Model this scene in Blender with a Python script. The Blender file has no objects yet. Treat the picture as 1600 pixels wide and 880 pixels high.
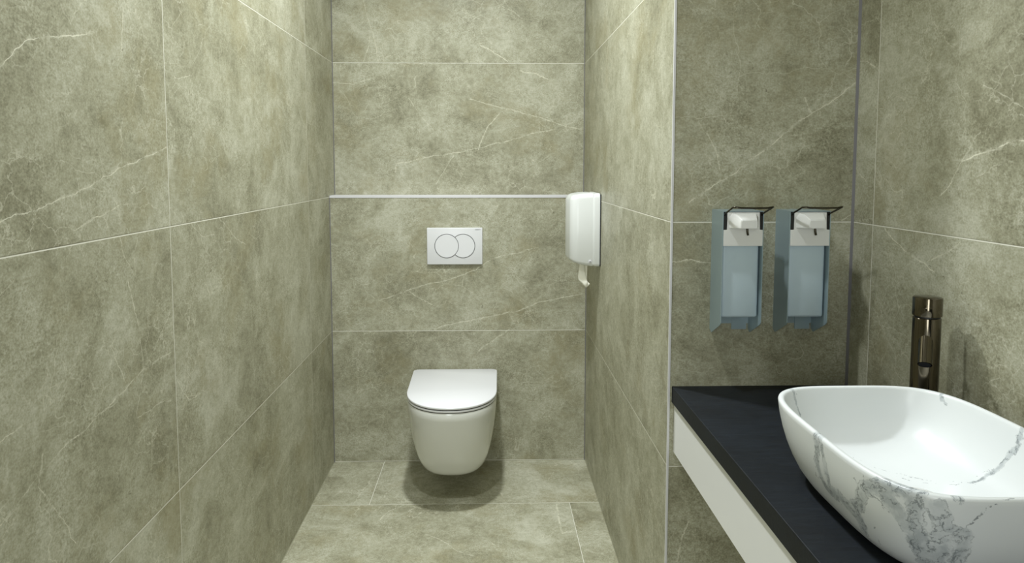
import bpy, bmesh, math, random
from mathutils import Vector, Matrix
PI = math.pi
S = bpy.context.scene
C = S.collection
# ------------------------------------------------------------------ camera, light, exposure
FPX = 1103.7
cd = bpy.data.cameras.new('camera'); cam = bpy.data.objects.new('camera', cd); C.objects.link(cam)
cd.sensor_width = 36; cd.sensor_fit = 'HORIZONTAL'; cd.lens = 36*FPX/1600
cd.shift_x = 8.84/1600; cd.shift_y = -93.43/1600; cd.clip_start = 0.02
cam.location = (0.7055, -3.1397, 1.3384)
cam.rotation_euler = (PI/2-0.0767, 0, -0.0246)
S.camera = cam
w = bpy.data.worlds.new('world'); S.world = w; w.use_nodes = True
w.node_tree.nodes['Background'].inputs[0].default_value = (0.8, 0.9, 1, 1)
w.node_tree.nodes['Background'].inputs[1].default_value = 0.0
S.view_settings.view_transform = 'Standard'; S.view_settings.look = 'None'
S.view_settings.gamma = 1; S.view_settings.use_curve_mapping = False
S.view_settings.exposure = 0.0
def area(name, x, y, z, power, size, color=(0.93, 0.98, 1.0), rot=(0, 0, 0), shape='DISK', size_y=None, spread=180):
    l = bpy.data.lights.new(name, 'AREA'); o = bpy.data.objects.new(name, l); C.objects.link(o)
    l.energy = power; l.color = color; l.shape = shape; l.size = size; l.spread = math.radians(spread)
    if size_y: l.size_y = size_y
    o.location = (x, y, z); o.rotation_euler = rot; return o
area('downlight', 0.57, -0.98, 2.79, 31, 0.12, spread=140)
area('downlight', 0.50, -1.86, 2.79, 11, 0.12, spread=110)
area('rear_fill_light', 0.32, -4.45, 1.3, 23, 0.55, rot=(PI/2, 0, 0), shape='RECTANGLE', size_y=1.8)  # added soft fill from behind the camera; no opening is built there
# ------------------------------------------------------------------ measured room (metres)
W, XR, YE, YB, ZS, ZJ, T = 1.1424, 1.5815, -1.4647, 0.1062, 1.2144, 0.6056, 0.602
YR, ZC = -4.5, 2.8
VEINS={
 'left':[
  (1.7,1,[(-2.132, 1.254), (-2.085, 1.265), (-2.017, 1.273), (-1.912, 1.294), (-1.819, 1.32), (-1.736, 1.344), (-1.568, 1.381)]),
  (2.4,0.9,[(-2.085, 1.481), (-2.051, 1.514), (-2.02, 1.536), (-1.937, 1.557), (-1.9, 1.559), (-1.84, 1.579)]),
  (1.5,0.6,[(-1.713, 1.665), (-1.73, 1.643), (-1.742, 1.568), (-1.756, 1.541)]),
  (1.5,0.7,[(-1.458, 1.629), (-1.469, 1.602), (-1.496, 1.581)]),
  (1.5,0.6,[(-1.927, 1.232), (-1.857, 1.249), (-1.742, 1.269)]),
  (1.5,0.5,[(-1.861, 1.63), (-1.897, 1.598), (-1.908, 1.58), (-1.933, 1.606)]),
  (1.5,0.6,[(-1.449, 1.205), (-1.395, 1.169), (-1.315, 1.165)]),
  (1.5,0.7,[(-1.279, 1.208), (-1.167, 1.142), (-1.079, 1.114)]),
  (1.5,0.5,[(-1.777, 1.206), (-1.763, 1.168), (-1.729, 1.119)]),
  (1.5,0.5,[(-1.71, 1.2), (-1.726, 1.163), (-1.723, 1.118)]),
  (1.5,0.5,[(-1.91, 1.319), (-1.903, 1.291), (-1.895, 1.246)]),
  (1.5,0.7,[(-1.555, 1.446), (-1.521, 1.42), (-1.546, 1.369)]),
  (1.5,0.5,[(-1.516, 1.538), (-1.42, 1.557)]),
  (1.5,0.8,[(-2.047, 0.859), (-1.964, 0.878), (-1.875, 0.89), (-1.771, 0.914), (-1.706, 0.927), (-1.565, 0.93)]),
  (1.5,0.6,[(-1.755, 1.116), (-1.724, 1.027), (-1.705, 0.93)]),
  (1.5,0.6,[(-1.828, 1.008), (-1.782, 0.927)]),
  (1.5,0.6,[(-1.582, 1.017), (-1.647, 0.962), (-1.706, 0.927), (-1.746, 0.837)]),
  (1.5,0.7,[(-2.037, 0.886), (-2.052, 0.841), (-2.0, 0.763), (-1.96, 0.7)]),
  (1.5,0.6,[(-2.131, 0.942), (-2.07, 0.955)]),
  (1.5,0.5,[(-2.141, 0.823), (-2.098, 0.838), (-2.051, 0.856)]),
  (1.5,0.6,[(-1.74, 0.835), (-1.657, 0.837), (-1.582, 0.825)]),
  (1.5,0.7,[(-1.566, 0.868), (-1.5, 0.794), (-1.436, 0.789)]),
 ],
 'back':[
  (2,1,[(0.274, 1.317), (0.285, 1.354), (0.402, 1.379), (0.54, 1.404), (0.668, 1.428), (0.785, 1.46), (0.902, 1.492), (0.998, 1.508)]),
  (2,1,[(0.657, 1.418), (0.668, 1.455), (0.705, 1.529), (0.753, 1.581), (0.79, 1.602)]),
  (2,0.8,[(0.616, 1.649), (0.679, 1.634), (0.79, 1.602), (0.859, 1.587), (0.955, 1.561), (1.051, 1.524), (1.136, 1.513)]),
  (3,1,[(0.669, 1.889), (0.732, 1.858), (0.79, 1.817)]),
  (2,0.6,[(0.764, 2.065), (0.816, 2.039), (0.858, 2.008)]),
  (2,0.6,[(0.144, 2.087), (0.163, 2.005), (0.188, 1.933), (0.207, 1.818)]),
  (2,0.6,[(0.172, 1.923), (0.161, 1.871), (0.139, 1.814)]),
  (2,0.6,[(0.465, 1.264), (0.508, 1.338), (0.545, 1.397)]),
  (2,0.6,[(0.007, 1.721), (0.091, 1.714), (0.169, 1.737)]),
  (4,0.6,[(0.848, 1.775), (0.922, 1.76), (0.981, 1.734)]),
  (2,0.5,[(0.342, 1.654), (0.404, 1.56), (0.456, 1.507)]),
 ],
 'ledge':[
  (2,0.8,[(0.222, 0.75), (0.304, 0.773), (0.359, 0.795), (0.422, 0.814), (0.513, 0.832), (0.586, 0.859), (0.641, 0.877), (0.696, 0.918), (0.76, 0.946), (0.86, 0.964), (0.924, 0.982)]),
  (2,0.9,[(0.457, 0.614), (0.567, 0.642), (0.668, 0.66), (0.75, 0.678), (0.842, 0.696), (0.916, 0.728), (1.007, 0.746), (1.136, 0.773)]),
  (2,0.6,[(0.349, 0.782), (0.404, 0.749), (0.458, 0.717)]),
  (3,0.6,[(0.658, 0.515), (0.723, 0.562), (0.796, 0.608)]),
 ],
 'vanity':[
  (2,1,[(1.182, 1.254), (1.26, 1.305), (1.329, 1.355), (1.391, 1.402), (1.437, 1.444), (1.476, 1.468), (1.529, 1.502), (1.575, 1.535)]),
  (2,0.7,[(1.455, 1.502), (1.472, 1.468)]),
  (2,0.5,[(1.202, 1.448), (1.242, 1.386), (1.264, 1.308)]),
  (2,0.7,[(1.141, 1.112), (1.193, 1.114), (1.241, 1.108)]),
  (2,0.6,[(1.556, 1.214), (1.581, 1.228)]),
  (3,0.5,[(1.17, 0.363), (1.185, 0.425), (1.198, 0.464)]),
 ],
 'right':[
  (2,0.6,[(-1.781, 1.276), (-1.827, 1.315), (-1.847, 1.351)]),
  (3,1,[(-1.847, 1.351), (-1.886, 1.36), (-1.927, 1.368), (-1.965, 1.378), (-2.008, 1.387)]),
  (2,0.5,[(-1.847, 1.351), (-1.876, 1.386), (-1.892, 1.403)]),
  (2,0.8,[(-1.449, 1.593), (-1.508, 1.58), (-1.551, 1.56)]),
  (2,0.8,[(-1.596, 1.209), (-1.643, 1.181), (-1.698, 1.156), (-1.749, 1.145), (-1.782, 1.13)]),
  (2,0.6,[(-1.759, 1.15), (-1.818, 1.177), (-1.854, 1.2)]),
  (2,0.6,[(-1.467, 1.336), (-1.517, 1.305)]),
  (2,0.5,[(-1.894, 1.484), (-1.959, 1.455), (-1.997, 1.432)]),
 ],
 'floor':[
  (2,0.5,[(0.212, -0.108), (0.188, -0.237), (0.163, -0.401)]),
  (3,0.6,[(0.288, -0.531), (0.309, -0.469), (0.365, -0.417)]),
  (3,0.9,[(0.974, -0.425), (0.97, -0.568), (0.972, -0.649), (1.027, -0.632)]),
  (3,0.5,[(0.469, -0.642), (0.539, -0.69), (0.59, -0.761), (0.646, -0.788)]),
 ],
}
BASIN_VEINS = [
 (4,1,[(1.194, -2.122, 0.941), (1.195, -2.123, 0.92), (1.201, -2.116, 0.889), (1.206, -2.122, 0.869), (1.209, -2.137, 0.861)]),
 (3,1,[(1.194, -2.138, 0.94), (1.198, -2.145, 0.904), (1.206, -2.144, 0.87)]),
 (5,1,[(1.209, -2.137, 0.861), (1.207, -2.168, 0.867), (1.209, -2.193, 0.865), (1.212, -2.217, 0.861), (1.221, -2.215, 0.841)]),
 (5,1,[(1.207, -2.218, 0.877), (1.202, -2.245, 0.913), (1.204, -2.27, 0.932)]),
 (6,1,[(1.205, -2.27, 0.928), (1.215, -2.294, 0.94), (1.23, -2.314, 0.938)]),
 (6,1,[(1.23, -2.314, 0.938), (1.23, -2.31, 0.918), (1.235, -2.308, 0.896), (1.246, -2.305, 0.87), (1.259, -2.296, 0.842)]),
 (4,1,[(1.206, -2.274, 0.928), (1.215, -2.288, 0.912), (1.227, -2.298, 0.896), (1.241, -2.298, 0.866), (1.255, -2.295, 0.843)]),
 (2,1,[(1.194, -2.122, 0.941), (1.198, -2.111, 0.905), (1.206, -2.101, 0.87), (1.209, -2.146, 0.861), (1.215, -2.177, 0.848)]),
 (2,1,[(1.199, -2.241, 0.924), (1.205, -2.216, 0.881), (1.216, -2.227, 0.855), (1.238, -2.209, 0.817)]),
 (1.6,1,[(1.211, -2.247, 0.878), (1.221, -2.245, 0.851), (1.235, -2.24, 0.827)]),
 (1.6,1,[(1.33, -1.981, 0.841), (1.198, -2.231, 0.924), (1.203, -2.244, 0.908)]),
 (2,1,[(1.199, -2.249, 0.936), (1.202, -2.245, 0.913), (1.21, -2.276, 0.91), (1.226, -2.293, 0.889), (1.239, -2.294, 0.864), (1.255, -2.29, 0.837)]),
 (5,1,[(1.248, -2.324, 0.925), (1.257, -2.325, 0.911), (1.26, -2.319, 0.886), (1.265, -2.305, 0.849)]),
 (5,1,[(1.258, -2.324, 0.905), (1.271, -2.326, 0.898), (1.279, -2.327, 0.894), (1.286, -2.316, 0.855)]),
 (2,1,[(1.241, -2.321, 0.932), (1.255, -2.325, 0.913), (1.261, -2.321, 0.891)]),
 (2,1,[(1.276, -2.327, 0.896), (1.287, -2.333, 0.915), (1.303, -2.337, 0.933), (1.337, -2.335, 0.942)]),
 (3,0.8,[(1.265, -2.332, 0.94), (1.272, -2.334, 0.937)]),
 (1.6,0.9,[(1.335, -1.982, 0.841), (1.35, -2.015, 0.836), (1.369, -2.038, 0.835), (1.394, -2.057, 0.835), (1.426, -2.08, 0.838), (1.46, -2.09, 0.847)]),
 (1.6,0.8,[(1.349, -1.996, 0.838), (1.375, -2.027, 0.835), (1.418, -2.06, 0.838), (1.451, -2.073, 0.844)]),
 (3,0.8,[(1.46, -2.089, 0.847), (1.484, -2.09, 0.862), (1.5, -2.101, 0.887), (1.509, -2.11, 0.914), (1.516, -2.112, 0.941)]),
 (2,0.9,[(1.445, -2.081, 0.842), (1.477, -2.079, 0.857), (1.496, -2.093, 0.879), (1.508, -2.108, 0.91), (1.514, -2.109, 0.936)]),
 (3,0.6,[(1.247, -1.915, 0.942), (1.252, -1.922, 0.922), (1.257, -1.928, 0.903)]),
 (1.6,0.6,[(1.255, -1.911, 0.942), (1.257, -1.919, 0.921)]),
 (3,0.6,[(1.501, -1.945, 0.942), (1.498, -1.959, 0.929)]),
]
# ------------------------------------------------------------------ node helpers
class N:
    def __init__(s, nt): s.nt = nt
    def node(s, t, **k):
        n = s.nt.nodes.new(t)
        for a, b in k.items(): setattr(n, a, b)
        return n
    def put(s, sock, v):
        if isinstance(v, bpy.types.NodeSocket): s.nt.links.new(v, sock)
        elif v is not None: sock.default_value = v
    def m(s, op, a, b=None, c=None, clamp=False):
        n = s.node('ShaderNodeMath', operation=op); n.use_clamp = clamp
        for i, v in enumerate((a, b, c)):
            if v is not None: s.put(n.inputs[i], v)
        return n.outputs[0]
    def v(s, op, a, b=None, scale=None):
        n = s.node('ShaderNodeVectorMath', operation=op); s.put(n.inputs[0], a)
        if b is not None: s.put(n.inputs[1], b)
        if scale is not None: s.put(n.inputs['Scale'], scale)
        return n.outputs['Value'] if op in ('LENGTH', 'DOT_PRODUCT', 'DISTANCE') else n.outputs[0]
    def noise(s, vec, scale, detail=4, rough=0.55, dist=0.0, color=False):
        n = s.node('ShaderNodeTexNoise'); s.put(n.inputs['Vector'], vec)
        n.inputs['Scale'].default_value = scale; n.inputs['Detail'].default_value = detail
        n.inputs['Roughness'].default_value = rough; n.inputs['Distortion'].default_value = dist
        return n.outputs['Color' if color else 'Fac']
    def ramp(s, x, lo, hi, a=0.0, b=1.0, smooth=True):
        n = s.node('ShaderNodeMapRange'); n.interpolation_type = 'SMOOTHSTEP' if smooth else 'LINEAR'
        s.put(n.inputs[0], x); s.put(n.inputs[1], lo); s.put(n.inputs[2], hi); s.put(n.inputs[3], a); s.put(n.inputs[4], b)
        return n.outputs[0]
    def mix(s, f, a, b):
        n = s.node('ShaderNodeMix', data_type='RGBA'); s.put(n.inputs[0], f)
        s.put(n.inputs[6], a if isinstance(a, bpy.types.NodeSocket) else (*a, 1)); s.put(n.inputs[7], b if isinstance(b, bpy.types.NodeSocket) else (*b, 1))
        return n.outputs[2]
def srgb(r, g, b):
    f = lambda c: c/255/12.92 if c/255 <= .04045 else ((c/255+.055)/1.055)**2.4
    return (f(r), f(g), f(b))
# distance-to-segment mask as a shared group
G = bpy.data.node_groups.new('vein_segment', 'ShaderNodeTree')
for nm, ty in (('P', 'NodeSocketVector'), ('A', 'NodeSocketVector'), ('B', 'NodeSocketVector'), ('W', 'NodeSocketFloat'), ('Prev', 'NodeSocketFloat')):
    G.interface.new_socket(nm, in_out='INPUT', socket_type=ty)
G.interface.new_socket('Dist', in_out='OUTPUT', socket_type='NodeSocketFloat')
g = N(G); gi = G.nodes.new('NodeGroupInput'); go = G.nodes.new('NodeGroupOutput')
ap = g.v('SUBTRACT', gi.outputs['P'], gi.outputs['A'])
t_ = g.m('MULTIPLY', g.v('DOT_PRODUCT', ap, gi.outputs['B']), 1.0, clamp=True)      # B holds (end-start)/length^2
G.interface.new_socket('AB', in_out='INPUT', socket_type='NodeSocketVector')
d_ = g.v('DISTANCE', ap, g.v('SCALE', gi.outputs['AB'], scale=t_))
G.links.new(g.m('MINIMUM', g.m('MULTIPLY', d_, gi.outputs['W']), gi.outputs['Prev']), go.inputs[0])
G.interface.new_socket('P', in_out='OUTPUT', socket_type='NodeSocketVector')     # the point handed on (chains the evaluation, keeping it within the shader stack)
tiny = g.node('ShaderNodeVectorMath', operation='SCALE'); tiny.inputs[0].default_value = (1e-9, 1e-9, 1e-9); g.put(tiny.inputs['Scale'], d_)
G.links.new(g.v('ADD', gi.outputs['P'], tiny.outputs[0]), go.inputs[1])
def veins(n, P, polys):
    """smallest distance to the polylines, each divided by its own width times strength"""
    prev = 9.0
    for wd, st, pl in polys:
        for a, b in zip(pl[:-1], pl[1:]):
            k = n.node('ShaderNodeGroup'); k.node_tree = G
            ab = Vector(b)-Vector(a)
            n.put(k.inputs['P'], P); k.inputs['A'].default_value = a; k.inputs['B'].default_value = ab/ab.length_squared; k.inputs['AB'].default_value = ab
            k.inputs['W'].default_value = 1/(wd*st); n.put(k.inputs['Prev'], prev)
            prev = k.outputs[0]; P = k.outputs[1]
    return prev
def new_mat(name):
    m = bpy.data.materials.new(name); m.use_nodes = True; nt = m.node_tree; nt.nodes.clear()
    n = N(nt); b = n.node('ShaderNodeBsdfPrincipled'); o = n.node('ShaderNodeOutputMaterial'); nt.links.new(b.outputs[0], o.inputs[0])
    return m, n, b
def plain(name, col, rough=0.4, metal=0.0, coat=0.0, bump=None, ior=1.5, vary=0.03, spec=0.5, sss=0):
    m, n, b = new_mat(name); tc = n.node('ShaderNodeTexCoord').outputs['Object']
    f = n.noise(tc, 14, 3)
    b.inputs['Roughness'].default_value = rough; b.inputs['Metallic'].default_value = metal
    n.put(b.inputs['Base Color'], n.mix(f, tuple(c*(1-vary) for c in col), tuple(min(1, c*(1+vary)) for c in col)))
    b.inputs['Coat Weight'].default_value = coat; b.inputs['IOR'].default_value = ior
    b.inputs['Specular IOR Level'].default_value = spec; b.inputs['Coat Roughness'].default_value = 0.05
    if bump:
        bn = n.node('ShaderNodeBump'); bn.inputs['Strength'].default_value = bump[1]; bn.inputs['Distance'].default_value = 0.002
        n.put(bn.inputs['Height'], n.noise(tc, bump[0], 4)); n.nt.links.new(bn.outputs[0], b.inputs['Normal'])
    return m
TILE_LO, TILE_MID, TILE_HI = srgb(120, 117, 94), srgb(157, 155, 132), srgb(188, 187, 168)
def tile_mat(name, ua, va, polys=(), u_joints=None, v0=ZJ, row_shift=None, seed=0.0, rough=0.42):
    """ua, va: world axes spanning the surface; joints every T in v, every 1.202 in u from the given offset(s)"""
    m, n, b = new_mat(name)
    pos = n.node('ShaderNodeNewGeometry').outputs['Position']
    sx = n.node('ShaderNodeSeparateXYZ'); n.put(sx.inputs[0], pos)
    u, v = sx.outputs[ua], sx.outputs[va]
    row = n.m('FLOOR', n.m('DIVIDE', n.m('SUBTRACT', v, v0), T))
    fv = n.m('FRACT', n.m('DIVIDE', n.m('SUBTRACT', v, v0), T))
    dv = n.m('MULTIPLY', n.m('MINIMUM', fv, n.m('SUBTRACT', 1.0, fv)), T)
    if u_joints is not None:
        us = n.m('SUBTRACT', u, u_joints)
        if row_shift: us = n.m('ADD', us, n.m('MULTIPLY', n.m('FLOORED_MODULO', row, 2.0), row_shift))
        col = n.m('FLOOR', n.m('DIVIDE', us, 1.202)); fu = n.m('FRACT', n.m('DIVIDE', us, 1.202))
        du = n.m('MULTIPLY', n.m('MINIMUM', fu, n.m('SUBTRACT', 1.0, fu)), 1.202)
    else: col, du = 0.0, 9.0
    cid = n.node('ShaderNodeCombineXYZ'); n.put(cid.inputs[0], n.m('MULTIPLY', col, 7.31)); n.put(cid.inputs[1], n.m('MULTIPLY', row, 4.17)); cid.inputs[2].default_value = seed
    uv = n.node('ShaderNodeCombineXYZ'); n.put(uv.inputs[0], u); n.put(uv.inputs[1], v)
    P = n.v('ADD', uv.outputs[0], cid.outputs[0])
    # cloudy stone
    warp = n.v('SCALE', n.v('SUBTRACT', n.noise(P, 3.0, 3, 0.6, color=True), (0.5, 0.5, 0.5)), scale=0.35)
    Pw = n.v('ADD', P, warp)
    big = n.noise(Pw, 2.6, 5, 0.62)
    mid = n.noise(Pw, 9.0, 6, 0.68)
    fine = n.noise(P, 60.0, 5, 0.75)
    gr = n.noise(n.v('MULTIPLY', P, (1.0, 1.0, 1.0)), 240.0, 2, 0.6)
    f = n.m('ADD', n.m('ADD', n.m('MULTIPLY', big, 0.85), n.m('MULTIPLY', mid, 0.80)), n.m('ADD', n.m('MULTIPLY', fine, 0.70), n.m('MULTIPLY', gr, 0.34)))
    spk = n.m('MULTIPLY', n.m('SUBTRACT', n.noise(P, 150.0, 4, 0.8), 0.5), n.ramp(n.noise(n.v('ADD', P, (5.5, 1.5, 0.0)), 6.0, 4, 0.65), 0.42, 0.62, 0.0, 1.1))
    f = n.m('ADD', f, spk)
    f = n.ramp(f, 1.06, 1.62, 0.0, 1.0, smooth=False)
    base = n.mix(n.ramp(f, 0.0, 0.5, smooth=False), TILE_LO, TILE_MID)
    base = n.mix(n.ramp(f, 0.5, 1.0, smooth=False), base, TILE_HI)
    warm = n.ramp(n.noise(P, 3.3, 5, 0.7), 0.50, 0.70, 0, 0.5)
    base = n.mix(warm, base, srgb(140, 132, 98))
    # dark pitted specks
    pit = n.ramp(n.noise(Pw, 120.0, 3, 0.7), 0.62, 0.70, 0, 1); pit = n.m('MULTIPLY', pit, n.ramp(n.noise(P, 5.0, 3), 0.47, 0.62, 0, 0.75))
    base = n.mix(pit, base, srgb(96, 90, 68))
    # hair veins: level sets of warped noise
    def hair(scale, width, dist, seedv, lo, hi):
        q = n.noise(n.v('ADD', Pw, seedv), scale, 3, 0.5, dist)
        a = n.m('ABSOLUTE', n.m('SUBTRACT', q, 0.5))
        return n.m('MULTIPLY', n.ramp(a, 0.0, width, 1, 0), n.ramp(n.noise(P, 4.5, 3, 0.6), lo, hi, 0, 1))
    def crack(scale, width, warp_s, warp_a, mask_s, lo, hi, off):
        q = n.v('ADD', n.v('ADD', P, off), n.v('SCALE', n.v('SUBTRACT', n.noise(P, warp_s, 3, 0.6, color=True), (0.5, 0.5, 0.5)), scale=warp_a))
        vo = n.node('ShaderNodeTexVoronoi', feature='DISTANCE_TO_EDGE'); n.put(vo.inputs['Vector'], q); vo.inputs['Scale'].default_value = scale
        return n.m('MULTIPLY', n.ramp(vo.outputs['Distance'], 0.0, width*0.75, 1, 0), n.ramp(n.noise(n.v('ADD', P, off), mask_s, 4, 0.65), lo, hi, 0, 1))
    h1 = hair(3.2, 0.0030, 0.4, (3.1, 8.2, 1.0), 0.50, 0.68)
    h2 = crack(5.0, 0.006, 12, 0.05, 3.0, 0.46, 0.60, (4.2, 7.7, 1.0))
    h3 = crack(16.0, 0.028, 40, 0.03, 4.0, 0.47, 0.64, (1.2, 3.7, 6.0))
    h = n.m('MAXIMUM', n.m('MULTIPLY', h1, 0.5), n.m('MAXIMUM', n.m('MULTIPLY', h2, 0.42), n.m('MULTIPLY', h3, 0.40)))
    if polys:
        jit = n.v('SCALE', n.v('SUBTRACT', n.noise(uv.outputs[0], 20, 6, 0.62, color=True), (0.5, 0.5, 0.5)), scale=0.022)
        jit = n.v('MULTIPLY', jit, (1, 1, 0))
        vd = veins(n, n.v('ADD', uv.outputs[0], jit), [(a_, s_, [(x, y, 0) for x, y in pl]) for a_, s_, pl in polys])
        pv = n.ramp(vd, 0.0, 0.0006, 1, 0, smooth=False); soft = n.ramp(vd, 0.0, 0.0034, 1, 0)
        pv = n.m('MULTIPLY', n.m('MULTIPLY', pv, 1.5, clamp=True), n.ramp(n.noise(uv.outputs[0], 24, 4), 0.38, 0.56, 0.15, 1))
        h = n.m('MAXIMUM', h, n.m('MAXIMUM', n.m('MULTIPLY', pv, 0.85), n.m('MULTIPLY', n.m('MULTIPLY', soft, 0.30), n.ramp(fine, 0.4, 0.6))))
    base = n.mix(h, base, srgb(226, 223, 203))
    # joints
    dj = n.m('MINIMUM', dv, du)
    joint = n.ramp(dj, 0.0007, 0.0014, 1, 0)
    edge = n.m('MULTIPLY', n.ramp(dj, 0.0012, 0.0032, 1, 0), 0.35)
    base = n.mix(edge, base, srgb(120, 116, 98))
    base = n.mix(n.m('MULTIPLY', joint, 0.9), base, srgb(232, 230, 216))
    n.put(b.inputs['Base Color'], base)
    n.put(b.inputs['Roughness'], n.ramp(f, 0, 1, rough+0.08, rough-0.04))
    bn = n.node('ShaderNodeBump'); bn.inputs['Strength'].default_value = 0.25; bn.inputs['Distance'].default_value = 0.0015
    n.put(bn.inputs['Height'], n.m('ADD', n.m('MULTIPLY', n.noise(pos, 45.0, 2, 0.6), 0.6), n.ramp(dj, 0.0005, 0.0025, -1.2, 0))); n.nt.links.new(bn.outputs[0], b.inputs['Normal'])
    return m
M = {}
ZM = ZJ+T
M['tile_left'] = tile_mat('stone_tile_left_upper', 1, 2, [p for p in VEINS['left'] if min(q[1] for q in p[2]) >= ZM-.02], u_joints=-0.3622, seed=1.0)
M['tile_left_low'] = tile_mat('stone_tile_left_lower', 1, 2, [p for p in VEINS['left'] if min(q[1] for q in p[2]) < ZM-.02], u_joints=-0.3622, seed=1.0)
M['tile_back'] = tile_mat('stone_tile_back', 0, 2, VEINS['back'], seed=2.0)
M['tile_ledge'] = tile_mat('stone_tile_ledge', 0, 2, VEINS['ledge'], seed=3.0)
M['tile_stall'] = tile_mat('stone_tile_stall', 1, 2, seed=4.0)
M['tile_vanity'] = tile_mat('stone_tile_vanity', 0, 2, VEINS['vanity'], seed=5.0)
M['tile_right'] = tile_mat('stone_tile_right', 1, 2, VEINS['right'], u_joints=-1.5539, seed=6.0)
M['tile_floor'] = tile_mat('stone_tile_floor', 0, 1, VEINS['floor'], u_joints=0.2273, v0=-0.4125, row_shift=-0.798+1.202, seed=7.0)
M['ceiling'] = plain('ceiling_paint', srgb(236, 236, 230), 0.8)
M['ceramic'] = plain('white_ceramic', srgb(219, 219, 213), 0.12, coat=0.3, vary=0.0)
M['lid'] = plain('white_lid_plastic', srgb(224, 224, 226), 0.22, vary=0.0)
M['plastic'] = plain('white_plastic', srgb(219, 221, 219), 0.25, vary=0.01)
M['plate'] = plain('white_flush_plastic', srgb(219, 219, 221), 0.3, vary=0.01)
M['chrome_ring'] = plain('grey_chrome', srgb(62, 64, 65), 0.35, metal=0.4)
M['ink'] = plain('grey_ink', srgb(110, 112, 112), 0.6)
M['dark'] = plain('dark_gap_fill', srgb(10, 10, 10), 0.5)  # near black, puts shade into the gaps and slots it fills
M['paper'] = plain('tissue_paper', srgb(236, 234, 220), 0.9, bump=(60, .2))
M['alu_trim'] = plain('aluminium_trim', srgb(212, 211, 213), 0.4, metal=0.1)
M['silicone'] = plain('grey_silicone', srgb(112, 110, 112), 0.5)
M['housing'] = plain('anodised_blue_grey', srgb(152, 170, 176), 0.36, metal=0.3, bump=(500, .05))
M['bottle'] = plain('blue_grey_bottle', srgb(186, 203, 212), 0.4, vary=0.04)
M['pump'] = plain('white_pump_plastic', srgb(223, 223, 220), 0.35, vary=0.01)
M['wire'] = plain('dark_steel_wire', srgb(72, 68, 58), 0.2, metal=1.0)
M['tap'] = plain('dark_bronze_chrome', srgb(104, 97, 84), 0.09, metal=1.0, vary=0.02)
M['outlet'] = plain('dark_outlet', srgb(26, 28, 32), 0.5)
M['cabinet'] = plain('white_lacquer', srgb(223, 223, 221), 0.35, vary=0.01)
def counter_mat():
    m, n, b = new_mat('black_counter_laminate'); tc = n.node('ShaderNodeTexCoord').outputs['Object']
    st = n.v('MULTIPLY', tc, (6, 38, 38)); f = n.noise(st, 3, 6, 0.7, 0.6); f2 = n.noise(tc, 9, 5, 0.6)
    n.put(b.inputs['Base Color'], n.mix(n.ramp(n.m('ADD', n.m('MULTIPLY', f, 0.6), n.m('MULTIPLY', f2, 0.4)), 0.35, 0.7), srgb(7, 11, 16), srgb(20, 26, 33)))
    b.inputs['Roughness'].default_value = 0.55; b.inputs['Specular IOR Level'].default_value = 0.25
    bn = n.node('ShaderNodeBump'); bn.inputs['Strength'].default_value = 0.35; bn.inputs['Distance'].default_value = 0.001
    n.put(bn.inputs['Height'], f); n.nt.links.new(bn.outputs[0], b.inputs['Normal']); return m
M['counter'] = counter_mat()
def basin_mat():
    m, n, b = new_mat('white_marbled_ceramic'); pos = n.node('ShaderNodeNewGeometry').outputs['Position']
    white, grey, dark = srgb(223, 226, 226), srgb(176, 182, 184), srgb(112, 118, 121)
    jit = n.v('SCALE', n.v('SUBTRACT', n.noise(pos, 26, 5, 0.68, color=True), (0.5, 0.5, 0.5)), scale=0.034)
    P = n.v('ADD', pos, jit)
    col = n.mix(n.ramp(n.noise(pos, 7, 4), 0.45, 0.75, 0, 0.10), white, srgb(205, 212, 215))
    if BASIN_VEINS:
        band = n.ramp(veins(n, P, [(w_, s_, pl) for w_, s_, pl in BASIN_VEINS if w_ >= 3]), 0.0, 0.0027, 1, 0, smooth=False)
        line = n.ramp(veins(n, P, [(w_, s_, pl) for w_, s_, pl in BASIN_VEINS if w_ < 3]), 0.0, 0.0009, 1, 0, smooth=False)
        q = n.noise(P, 34, 5, 0.65, 0.9); cr = n.ramp(n.m('ABSOLUTE', n.m('SUBTRACT', q, 0.5)), 0.0, 0.035, 1, 0)
        bandm = n.ramp(band, 0.0, 0.6)
        col = n.mix(n.m('MULTIPLY', bandm, n.ramp(n.noise(P, 45, 4), 0.3, 0.65, 0.35, 0.95)), col, grey)
        col = n.mix(n.m('MULTIPLY', n.m('MULTIPLY', bandm, cr), 0.85), col, dark)
        ed = n.ramp(n.m('ABSOLUTE', n.m('SUBTRACT', band, 0.22)), 0.0, 0.08, 0.6, 0)
        col = n.mix(n.m('MULTIPLY', ed, n.ramp(n.noise(pos, 50, 3), 0.4, 0.6)), col, dark)
        col = n.mix(n.m('MULTIPLY', n.ramp(line, 0, 0.7), 0.8), col, dark)
    n.put(b.inputs['Base Color'], col); b.inputs['Roughness'].default_value = 0.28
    return m
M['basin'] = basin_mat()
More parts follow.
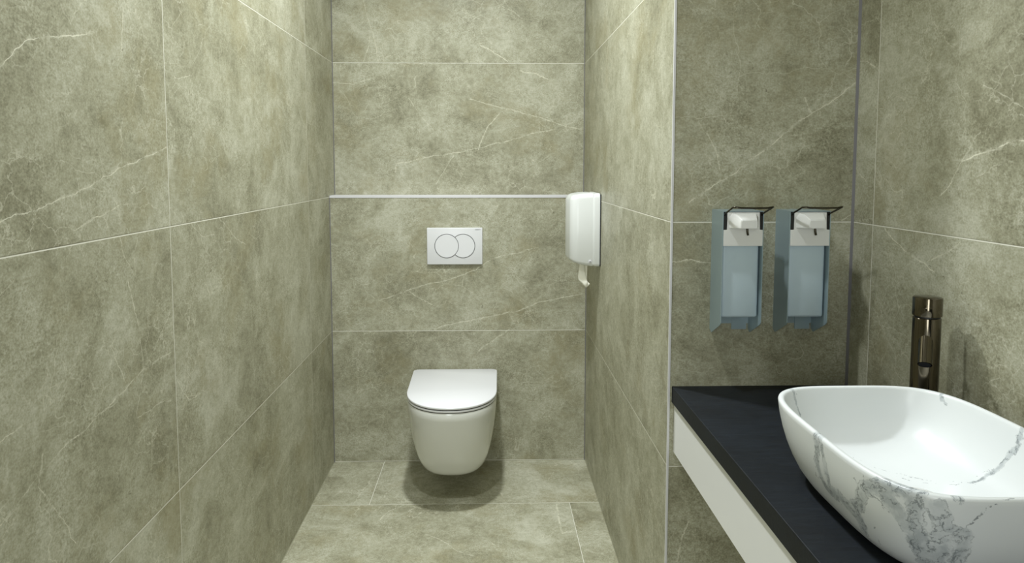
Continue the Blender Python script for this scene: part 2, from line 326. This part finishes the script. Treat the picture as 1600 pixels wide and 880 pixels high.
# ------------------------------------------------------------------ object helpers
def link(name, bm, mats, parent=None, smooth=False, auto=None):
    bmesh.ops.recalc_face_normals(bm, faces=bm.faces)
    me = bpy.data.meshes.new(name); bm.to_mesh(me); bm.free()
    for m in (mats if isinstance(mats, (list, tuple)) else [mats]): me.materials.append(m)
    if smooth:
        for p in me.polygons: p.use_smooth = True
        if auto: me.set_sharp_from_angle(angle=math.radians(auto))
    o = bpy.data.objects.new(name, me); C.objects.link(o)
    if parent: o.parent = parent
    return o
def empty(name, loc, label, cat, group=None):
    o = bpy.data.objects.new(name, None); C.objects.link(o); o.location = loc; o.empty_display_size = 0.05
    o['label'] = label; o['category'] = cat
    if group: o['group'] = group
    return o
def tag(o, label, cat):
    o['label'] = label; o['category'] = cat; return o
def struct(o): o['kind'] = 'structure'; return o
def box(bm, x0, x1, y0, y1, z0, z1, bevel=0.0, seg=2):
    r = bmesh.ops.create_cube(bm, size=1)
    vs = r['verts']
    for v in vs: v.co = Vector(((x0+x1)/2+v.co.x*(x1-x0), (y0+y1)/2+v.co.y*(y1-y0), (z0+z1)/2+v.co.z*(z1-z0)))
    if bevel:
        es = list({e for v in vs for e in v.link_edges})
        bmesh.ops.bevel(bm, geom=es, offset=bevel, segments=seg, profile=0.5, affect='EDGES')
    return bm
def B(*a, **k): return box(bmesh.new(), *a, **k)
def loft(bm, rings, cap0=True, cap1=True):
    vr = [[bm.verts.new(p) for p in r] for r in rings]; n = len(vr[0])
    for a, b in zip(vr[:-1], vr[1:]):
        for i in range(n): bm.faces.new((a[i], a[(i+1) % n], b[(i+1) % n], b[i]))
    if cap0: bm.faces.new(list(reversed(vr[0])))
    if cap1: bm.faces.new(vr[-1])
    return bm
def tube(bm, pts, r, n=12, cap=True, radii=None):
    pts = [Vector(p) for p in pts]; rings = []; up = None
    for i, p in enumerate(pts):
        d = (pts[min(i+1, len(pts)-1)]-pts[max(i-1, 0)]).normalized()
        if up is None: up = d.orthogonal().normalized()
        else: up = (up-d*up.dot(d)).normalized()
        s = d.cross(up); rr = radii[i] if radii else r
        rings.append([p+(up*math.cos(2*PI*k/n)+s*math.sin(2*PI*k/n))*rr for k in range(n)])
    return loft(bm, rings, cap, cap)
def prism(bm, poly, axis, a, b):
    """poly in the two other axes, extruded along axis"""
    def P(p, t):
        q = list(p); q.insert(axis, t); return Vector(q)
    return loft(bm, [[P(p, a) for p in poly], [P(p, b) for p in poly]])
def sup(cx, cy, a, b, n, z, N=128):
    r = []
    for k in range(N):
        # even angular spacing in direction, radius from superellipse
        t = 2*PI*k/N; c, s = math.cos(t), math.sin(t); x, y = a*c, b*s
        q = (abs(c)**n+abs(s)**n)**(-1/n); r.append(Vector((cx+x*q, cy+y*q, z)))
    return r
def rot(o, ang): o.rotation_euler = (0, 0, ang); return o
# ------------------------------------------------------------------ the room
struct(link('floor', B(-0.1, XR+0.1, YR-0.1, YB+0.1, -0.1, 0), M['tile_floor']))
struct(link('ceiling', B(-0.1, XR+0.1, YR-0.1, YB+0.1, ZC, ZC+0.1), M['ceiling']))
bm = B(-0.1, 0, YR, YB, 0, ZC); bmesh.ops.bisect_plane(bm, geom=bm.verts[:]+bm.edges[:]+bm.faces[:], plane_co=(0, 0, ZM), plane_no=(0, 0, 1))
for f in bm.faces: f.material_index = 1 if f.calc_center_median().z < ZM else 0
struct(link('wall_left', bm, [M['tile_left'], M['tile_left_low']]))
struct(link('wall_back', B(-0.1, W, YB, YB+0.1, 0, ZC), M['tile_back']))
struct(link('wall_ledge', B(0, W, 0, YB, 0, ZS-0.010), M['tile_ledge']))
bm = B(W, XR, YE, YB, 0, ZC); bm.faces.ensure_lookup_table(); bm.normal_update()
for f in bm.faces: f.material_index = 1 if f.normal.y < -0.5 else 0
struct(link('wall_partition', bm, [M['tile_stall'], M['tile_vanity']]))
struct(link('wall_right', B(XR, XR+0.1, YR, YE, 0, ZC), M['tile_right']))
struct(link('wall_rear', B(-0.1, XR+0.1, YR-0.1, YR, 0, ZC), M['ceiling']))
# ledge cap tile with its metal edge profile
bm = B(0.0005, W-0.0005, -0.0015, 0.003, ZS-0.0105, ZS, bevel=0.0006); struct(link('trim_1', bm, M['alu_trim']))
bm = B(0.0005, W-0.0005, 0.003, YB-0.0005, ZS-0.010, ZS-0.0006); struct(link('trim_2', bm, M['alu_trim']))
# metal corner profile on the partition's free edge
bm = bmesh.new()
prism(bm, [(W-0.0015, YE-0.0015), (W+0.003, YE-0.0015), (W+0.003, YE), (W, YE), (W, YE+0.005), (W-0.0015, YE+0.005)], 2, 0, ZC)
struct(link('trim_3', bm, M['alu_trim']))
def bead(i, x, y, sx, sy, z0, z1, r=0.0032):
    bm = bmesh.new(); prism(bm, [(x, y), (x+sx*r, y), (x, y+sy*r)], 2, z0, z1); struct(link('trim_%d' % i, bm, M['silicone']))
bead(4, 0, YB, 1, -1, ZS, ZC); bead(5, W, YB, -1, -1, ZS, ZC); bead(6, 0, 0, 1, -1, 0, ZS-.011); bead(7, W, 0, -1, -1, 0, ZS-.011)
bead(8, XR, YE, -1, -1, 0, ZC, 0.005)
# ------------------------------------------------------------------ wall-hung toilet
TX = 0.555
toilet = empty('toilet', (TX, 0, 0.09), 'white wall-hung toilet with closed lid, floating above the tiled floor', 'toilet')
def dshape(w, wb, f, s, n, z, yb=0.0, rc=0.02, NF=64, NS=10):
    """D outline: wb half width at the back, w where the curve starts (y=-s), front at y=-f"""
    r = []
    for k in range(NF+1):
        t = PI*k/NF; c, si = math.cos(t), math.sin(t); q = (abs(c)**n+abs(si)**n)**(-1/n)
        r.append((w*c*q, -s-(f-s)*si*q))
    for k in range(1, NS): # left side going back
        u = k/NS; r.append((-(w+(wb-w)*u), -s+(-yb-rc+s)*u))
    for k in range(7):
        a = PI-(PI/2)*k/6; r.append((-(wb-rc)+rc*math.cos(a), -yb-rc+rc*math.sin(a)))
    for k in range(7):
        a = PI/2-(PI/2)*k/6; r.append(((wb-rc)+rc*math.cos(a), -yb-rc+rc*math.sin(a)))
    for k in range(1, NS):
        u = 1-k/NS; r.append(((w+(wb-w)*u), -s+(-yb-rc+s)*u))
    return [Vector((x, y, z-0.09)) for x, y in r]
ZL = 0.44
def slab(w, wb, f, s, yb, z0, z1, e, rc=0.022):
    bm = bmesh.new(); L = []
    for i, z in ((e, z0), (e*0.3, z0+e*0.4), (0, z0+e), (0, z1-e), (e*0.3, z1-e*0.4), (e, z1)):
        L.append(dshape(w-i, wb-i, f-i, s, 2.15, z, yb+i, rc))
    return loft(bm, L)
link('toilet_lid', slab(0.181, 0.185, 0.552, 0.33, 0.038, ZL-0.0095, ZL, 0.0028), M['lid'], toilet, True, 40)['label'] = 'flat white closed lid'
link('toilet_seat', slab(0.180, 0.184, 0.550, 0.33, 0.038, ZL-0.0208, ZL-0.0136, 0.0018), M['lid'], toilet, True, 40)
bm = bmesh.new()
prof = [(0.4155, 0.1775, 0.546, 0.33, 2.2), (0.409, 0.1792, 0.549, 0.33, 2.2), (0.38, 0.178, 0.544, 0.325, 2.25), (0.34, 0.175, 0.533, 0.31, 2.3), (0.3, 0.171, 0.519, 0.295, 2.35), (0.26, 0.166, 0.502, 0.28, 2.4), (0.22, 0.16, 0.482, 0.265, 2.45), (0.18, 0.152, 0.458, 0.25, 2.5), (0.15, 0.1445, 0.438, 0.235, 2.55), (0.13, 0.137, 0.422, 0.22, 2.6), (0.116, 0.128, 0.406, 0.21, 2.6), (0.107, 0.117, 0.388, 0.205, 2.6), (0.101, 0.099, 0.362, 0.2, 2.6), (0.099, 0.08, 0.33, 0.19, 2.6)]
loft(bm, [dshape(w_, w_, f_, s_, n_, z, 0.0, 0.012) for z, w_, f_, s_, n_ in prof])
link('toilet_bowl', bm, M['ceramic'], toilet, True, 60)
bm = bmesh.new(); loft(bm, [dshape(.1755, .179, .5445, .33, 2.15, z, 0.045) for z in (0.413, ZL-0.008)])
link('seat_gap_shade', bm, M['dark'], toilet)  # dark core painting shade into the gaps between lid, seat and bowl
# ------------------------------------------------------------------ flush plate
PX, PZ = 0.4299, 0.9072
fp = empty('flush_plate', (PX+.123, 0, PZ+.082), 'white rectangular dual flush plate with two overlapping round buttons above the toilet', 'flush plate')
bm = B(-.123, .123, -.0115, 0, -.082, .082, bevel=0.0022, seg=3); link('plate', bm, M['plate'], fp, True, 35)
bc1, bc2, br = -.123+.0873, -.123+.160, .0525
def arcpts(cx, r, cut=None, N=96):
    pts = [(cx+r*math.cos(2*PI*k/N), .001+r*math.sin(2*PI*k/N)) for k in range(N)]
    if cut: pts = [p for p in pts if math.hypot(p[0]-cut[0], p[1]-.001) > cut[1]]
    return pts
def crescent(r, gap):
    N = 96; out = [p for p in arcpts(bc2, r)]
    keep = [math.hypot(p[0]-bc1, p[1]-.001) > br+gap for p in out]
    st = next(i for i in range(N) if keep[i] and not keep[i-1]); seq = [out[(st+i) % N] for i in range(N) if keep[(st+i) % N]]
    a0 = math.atan2(seq[-1][1]-.001, seq[-1][0]-bc1); a1 = math.atan2(seq[0][1]-.001, seq[0][0]-bc1)
    inner = [(bc1+(br+gap)*math.cos(a0+(a1-a0)*k/24), .001+(br+gap)*math.sin(a0+(a1-a0)*k/24)) for k in range(1, 24)]
    return seq, inner
bm = bmesh.new(); p = arcpts(bc1, br-.0009)
prism(bm, p, 1, -.0128, -.010); bmesh.ops.bevel(bm, geom=[e for e in bm.edges if all(v.co.y < -.0127 for v in e.verts)], offset=.0006, segments=2, affect='EDGES')
link('flush_button', bm, M['plate'], fp, True, 40)['label'] = 'large round flush button'
seq, inner = crescent(br-.0009, .0006)
bm = bmesh.new(); prism(bm, seq+inner, 1, -.0124, -.010); link('flush_button', bm, M['plate'], fp)['label'] = 'crescent flush button partly behind the round one'
bm = bmesh.new(); pr = [Vector((x, -.0117, z)) for x, z in arcpts(bc1, br)]; pr += [pr[0], pr[1]]; tube(bm, pr, .0015, 8); link('button_ring', bm, M['chrome_ring'], fp, True)['label'] = 'thin dark ring round a button'
seq, inner = crescent(br, .0)
bm = bmesh.new(); tube(bm, [Vector((x, -.0117, z)) for x, z in seq], .0014, 8); link('button_ring', bm, M['chrome_ring'], fp, True)['label'] = 'thin dark ring round a button'
cu = bpy.data.curves.new('lettering', 'FONT'); cu.body = 'GEBERIT'; cu.size = .0062; cu.extrude = .0002; cu.align_x = 'RIGHT'; cu.space_character = 1.1
to = bpy.data.objects.new('tmp', cu); C.objects.link(to); bpy.context.view_layer.update()
me = bpy.data.meshes.new_from_object(to); bpy.data.objects.remove(to); me.materials.clear(); me.materials.append(M['ink']); me.name = 'lettering'
o = bpy.data.objects.new('lettering', me); C.objects.link(o); o.parent = fp; o.location = (.115, -.0117, .0715); o.rotation_euler = (PI/2, 0, 0)
# ------------------------------------------------------------------ paper dispenser on the partition
pd = empty('paper_dispenser', (W, -.30, 1.09), 'white rounded plastic paper dispenser mounted on the right stall wall', 'paper dispenser')
def dplan(x_in, dep, y0, y1, rc, bow=.006, N=10):
    """plan outline from the wall (x = x_in) outwards; y0 near camera"""
    out = [(x_in, y0)]
    for k in range(N+1):
        a = PI/2*k/N; out.append((-(dep-rc)-rc*math.sin(a), y0+rc-rc*math.cos(a)))
    for k in range(1, 6):
        u = k/6; out.append((-dep-bow*math.sin(PI*u), y0+rc+(y1-y0-2*rc)*u))
    for k in range(N+1):
        a = PI/2*k/N; out.append((-(dep-rc)-rc*math.cos(a), y1-rc+rc*math.sin(a)))
    out.append((x_in, y1)); return out
def zbot(x):    # lower edge rises away from the wall
    u = max(0, (-x-.03)/.10); return -.1405+.026*u**1.6
def ztop(x):
    u = max(0, (-x-.03)/.10); return .1475-.014*u**2.2
def cover(dep, y0, y1, x_in, rc, dz=0):
    bm = bmesh.new(); rings = []
    for ins, side in ((.012, -1), (.0065, -1), (.0024, -1), (0, -1), (0, 1), (.0035, 1), (.009, 1), (.016, 1)):
        pl = dplan(x_in, dep-ins, y0+ins, y1-ins, rc)
        k = {.012: 0, .0065: .0018, .0024: .005, 0: .011 if side < 0 else .019, .0035: .008, .009: .0022, .016: 0}[ins]
        rings.append([Vector((x, y, (zbot(x)+k+dz) if side < 0 else (ztop(x)-k-dz))) for x, y in pl])
    return loft(bm, rings)
link('dispenser_cover', cover(.120, -.097, .105, -.030, .034), M['plastic'], pd, True, 50)
bm = cover(.0315, -.101, .109, -.004, .008); link('dispenser_base', bm, M['plastic'], pd, True, 50)
bm = B(-.004, 0, -.1035, .104, -.138, .143); link('wall_gap_shade', bm, M['dark'], pd)['label'] = 'dark plate painting the gap shadow against the wall'  # added dark plate draws the shadow line between dispenser and wall
bm = bmesh.new(); tube(bm, [(-.041, -.096, -.120), (-.041, -.0995, -.120)], .006, 16); tube(bm, [(-.041, -.0995, -.120), (-.041, -.101, -.120)], .0035, 12)
link('lock', bm, M['alu_trim'], pd, True, 40)
bm = B(-.004, .004, -.0005, .0005, -.0006, .0006)
bmesh.ops.scale(bm, vec=(.9, 1, 1), verts=bm.verts); o = link('lock_slot', bm, M['dark'], pd); o.location = (-.041, -.1012, -.120)
# tissue hanging out: a long fold, twisted at its end
bm = bmesh.new()
def strip(L, Rr, n=10):
    rows = []
    for k in range(n+1):
        t = k/n*(len(L)-1); i = min(int(t), len(L)-2); f = t-i
        l = Vector(L[i]).lerp(Vector(L[i+1]), f); r = Vector(Rr[i]).lerp(Vector(Rr[i+1]), f)
        rows.append([bm.verts.new(l.lerp(r, j/6)+Vector((0, -.0035*math.sin(PI*j/6)*(1 if i < 1 else .5), 0))) for j in range(7)])
    for a, b in zip(rows[:-1], rows[1:]):
        for j in range(6): bm.faces.new((a[j], a[j+1], b[j+1], b[j]))
strip([(1.063, -.366, .975), (1.064, -.366, .950), (1.057, -.368, .897), (1.091, -.372, .862)], [(1.084, -.360, .975), (1.085, -.360, .950), (1.088, -.366, .915), (1.096, -.374, .884)])
strip([(1.086, -.356, .975), (1.086, -.356, .950), (1.088, -.360, .905), (1.091, -.371, .863)], [(1.096, -.362, .975), (1.096, -.362, .950), (1.094, -.364, .890), (1.106, -.372, .877)])
o = link('toilet_paper', bm, M['paper'], None, True); sm = o.modifiers.new('thickness', 'SOLIDIFY'); sm.thickness = .0006
tag(o, 'twisted end of white paper hanging below the white dispenser', 'toilet paper')
# ------------------------------------------------------------------ soap dispensers
def soap(x0, label):
    r = empty('soap_dispenser', (x0, YE, .95), label, 'soap dispenser', 'soap dispensers on the tiled wall')
    wd, dp, zt, th = .0945, .080, .289, .0016
    bm = bmesh.new(); side = [(0, 0), (-.012, -.007), (-.018, -.005), (-.074, .024), (-.080, .030), (-.080, zt), (0, zt)]
    prism(bm, side, 0, 0, th); prism(bm, side, 0, wd-th, wd)
    box(bm, th, wd-th, -.0016, 0, .012, zt); box(bm, th, wd-th, -dp, -.0016, zt-th, zt)
    box(bm, .052, .088, -.004, -.0016, -.002, .03)
    link('housing', bm, M['housing'], r)
    bm = B(.0045, .0900, -.068, -.006, .040, .225, bevel=.006, seg=3); link('bottle', bm, M['bottle'], r, True, 40)
    # pump cover with two notches
    bm = bmesh.new(); a, c = .0022, wd-.0022; z0, z1 = .209, zt-.003; nz, nw = .246, .0080
    poly = [(a, z0), (c, z0), (c, nz), (c-nw, nz), (c-nw, z1), (a+nw, z1), (a+nw, nz), (a, nz)]
    prism(bm, poly, 1, -.0815, -.050)
    es = [e for e in bm.edges if all(v.co.y < -.081 for v in e.verts)]; bmesh.ops.bevel(bm, geom=es, offset=.0007, segments=2, affect='EDGES')
    link('pump_cover', bm, M['pump'], r)
    for q0, q1 in ((a, a+nw-.0004), (c-nw+.0004, c)): link('slot_shade', B(q0, q1, -.0795, -.052, nz, z1), M['dark'], r)['label'] = 'dark block painting the shade in a slot beside the white pump cover'  # black blocks put the shade of the open notches into colour
    bm = bmesh.new(); cx = wd/2
    A = [(cx-.034, -.0815, .250), (cx+.034, -.0815, .250), (cx+.034, -.0815, .275), (cx+.028, -.0815, .284), (cx-.028, -.0815, .284), (cx-.034, -.0815, .275)]
    F = [(cx-.0185, -.118, .252), (cx+.0185, -.118, .252), (cx+.0185, -.118, .268), (cx+.0165, -.118, .2715), (cx-.0165, -.118, .2715), (cx-.0185, -.118, .268)]
    Mi = [((p[0]*.55+q[0]*.45), p[1]*.6+q[1]*.4, (p[2]*.55+q[2]*.45)+(.004 if p[2] > .26 else 0)) for p, q in zip(A, F)]
    loft(bm, [[Vector(p) for p in A], [Vector(p) for p in Mi], [Vector(p) for p in F]])
    bmesh.ops.bevel(bm, geom=list(bm.edges), offset=.0012, segments=2, affect='EDGES')
    link('pump_head', bm, M['pump'], r, True, 30)
    bm = bmesh.new(); tube(bm, [(cx, -.104, .256), (cx+.0005, -.105, .244), (cx+.001, -.108, .236)], .0026, 10); link('nozzle', bm, M['wire'], r, True, 50)
    bm = bmesh.new(); e = .0045; pts = [(e, -.045, .262), (e, -.076, .2785), (e-.0005, -.086, .2845)]
    yf, zf = -.137, .3005
    pts += [(e-.001, yf+.012, zf-.0035), (e, yf+.004, zf), (e+.006, yf, zf+.0004), (e+.015, yf-.001, zf-.001), (wd/2, yf-.001, zf-.0015), (wd-e-.010, yf-.001, zf-.001), (wd-e, yf+.001, zf+.0006), (wd-e+.004, yf+.005, zf+.001), (wd-e+.002, yf+.013, zf-.003), (wd-e, -.086, .2845), (wd-e, -.076, .2785), (wd-e, -.045, .262)]
    tube(bm, pts, .0021, 10); link('lever', bm, M['wire'], r, True, 60)['label'] = 'thin dark wire lever'
    return r
s1 = soap(1.2392, 'blue-grey wall soap dispenser nearer the stall, left of the two')
def copy_tree(o, parent=None):
    c = o.copy(); C.objects.link(c)
    if parent: c.parent = parent
    for ch in [x for x in bpy.data.objects if x.parent == o]: copy_tree(ch, c)
    return c
s2 = copy_tree(s1); s2.location.x = 1.2392+.1545; s2['label'] = 'shaded blue-grey wall soap dispenser nearer the corner, right of the two'
# ------------------------------------------------------------------ vanity
CT, CB, YV = .807, .767, -3.45
bm = B(1.1497, XR, YV, YE, CB, CT, bevel=.0015); tag(link('countertop', bm, M['counter']), 'black stone-look vanity countertop under the marbled basin', 'countertop')
vc = empty('vanity_cabinet', (1.1554, YE, CB), 'white wall-hung vanity unit under the black countertop', 'cabinet')
bm = B(.019, XR-1.1554, YV+.01-YE, -.001, .6438-CB, -.0005); link('body', bm, M['cabinet'], vc)
bm = B(0, .0185, YV+.01-YE, -.003, .6438-CB, -.0035, bevel=.001); link('front_panel', bm, M['cabinet'], vc)
bm = B(.004, .0185, YV+.01-YE, -.003, -.0033, -.0005); link('top_rail', bm, M['cabinet'], vc)
# basin
BX, BY = 1.3585, -2.1155
bz = CT
basin = empty('wash_basin', (BX, BY, bz), 'white vessel basin with grey marble veins on the black countertop', 'basin')
RA, RB = .1655, .2225
outer = [(-.075, 0, 3.0), (-.055, .0008, 3.2), (-.047, .005, 3.3), (-.037, .014, 3.45), (-.0275, .028, 3.6), (-.019, .046, 3.7), (-.012, .066, 3.8), (-.0065, .088, 3.9), (-.0025, .110, 4.0), (-.0005, .126, 4.0), (0, .1310, 4.0), (-.0009, .1338, 4.0), (-.003, .1352, 4.0)]
inner_ = [(-.0065, .1352, 4.0), (-.0088, .1335, 4.0), (-.0100, .130, 4.0), (-.0115, .122, 3.9), (-.0145, .108, 3.7), (-.0195, .090, 3.5), (-.028, .071, 3.2), (-.040, .055, 2.9), (-.056, .043, 2.6), (-.076, .0355, 2.4), (-.098, .031, 2.2), (-.122, .0285, 2.1), (-.143, .0275, 2.0)]
bm = bmesh.new(); loft(bm, [sup(0, 0, RA+d, RB+d, n_, z) for d, z, n_ in outer+inner_])
link('bowl', bm, M['basin'], basin, True, 60)
bm = bmesh.new(); loft(bm, [sup(0, 0, rr, rr, 2, z, 40) for rr, z in ((.028, .0272), (.033, .0285), (.033, .031), (.030, .0335), (.0, .0345) if False else (.012, .0345))])
link('drain_cover', bm, M['ceramic'], basin, True, 40)['label'] = 'round white drain cover'
# tap
TXp, TYp = 1.5215, -1.860
tap = empty('tap', (TXp, TYp, CT), 'tall dark bronze cylindrical tap standing behind the basin', 'tap')
fw = Vector((-.54, -.842, 0)); rt = .0238
def lathe(prof, N=56): return loft(bmesh.new(), [sup(0, 0, r_, r_, 2, z, N) for r_, z in prof])
link('tap_body', lathe([(.027, 0), (.027, .004), (.0262, .006), (rt, .006), (rt, .2525), (rt-.001, .2535)]), M['tap'], tap, True, 35)
link('tap_neck', lathe([(rt-.0022, .2530), (rt-.0022, .2565)]), M['dark'], tap, True, 35)
link('tap_handle', lathe([(rt-.0008, .256), (rt+.0007, .2567), (rt+.0012, .2585), (rt+.0012, .2885), (rt+.0006, .2905), (rt-.001, .2915), (.010, .2925)]), M['tap'], tap, True, 35)
bm = bmesh.new(); fl = Vector((-.66, -.75, 0)).normalized()
tube(bm, [fl*.020+Vector((0, 0, .270)), fl*.045+Vector((0, 0, .2735)), fl*.0465+Vector((0, 0, .2737))], .004, 16, radii=[.0036, .0040, .0034])
link('tap_lever', bm, M['tap'], tap, True, 40)
bm = bmesh.new()
p0, p1 = fw*.002+Vector((0, 0, .232)), fw*.047+Vector((0, 0, .174))
tube(bm, [p0, p0.lerp(p1, .5), p1], .0118, 32); sp = link('spout', bm, M['tap'], tap, True, 40)
dr = (p1-p0).normalized(); bm = bmesh.new(); tube(bm, [p1-dr*.001, p1+dr*.0004], .0098, 28); link('spout_outlet', bm, M['outlet'], sp, True, 40)
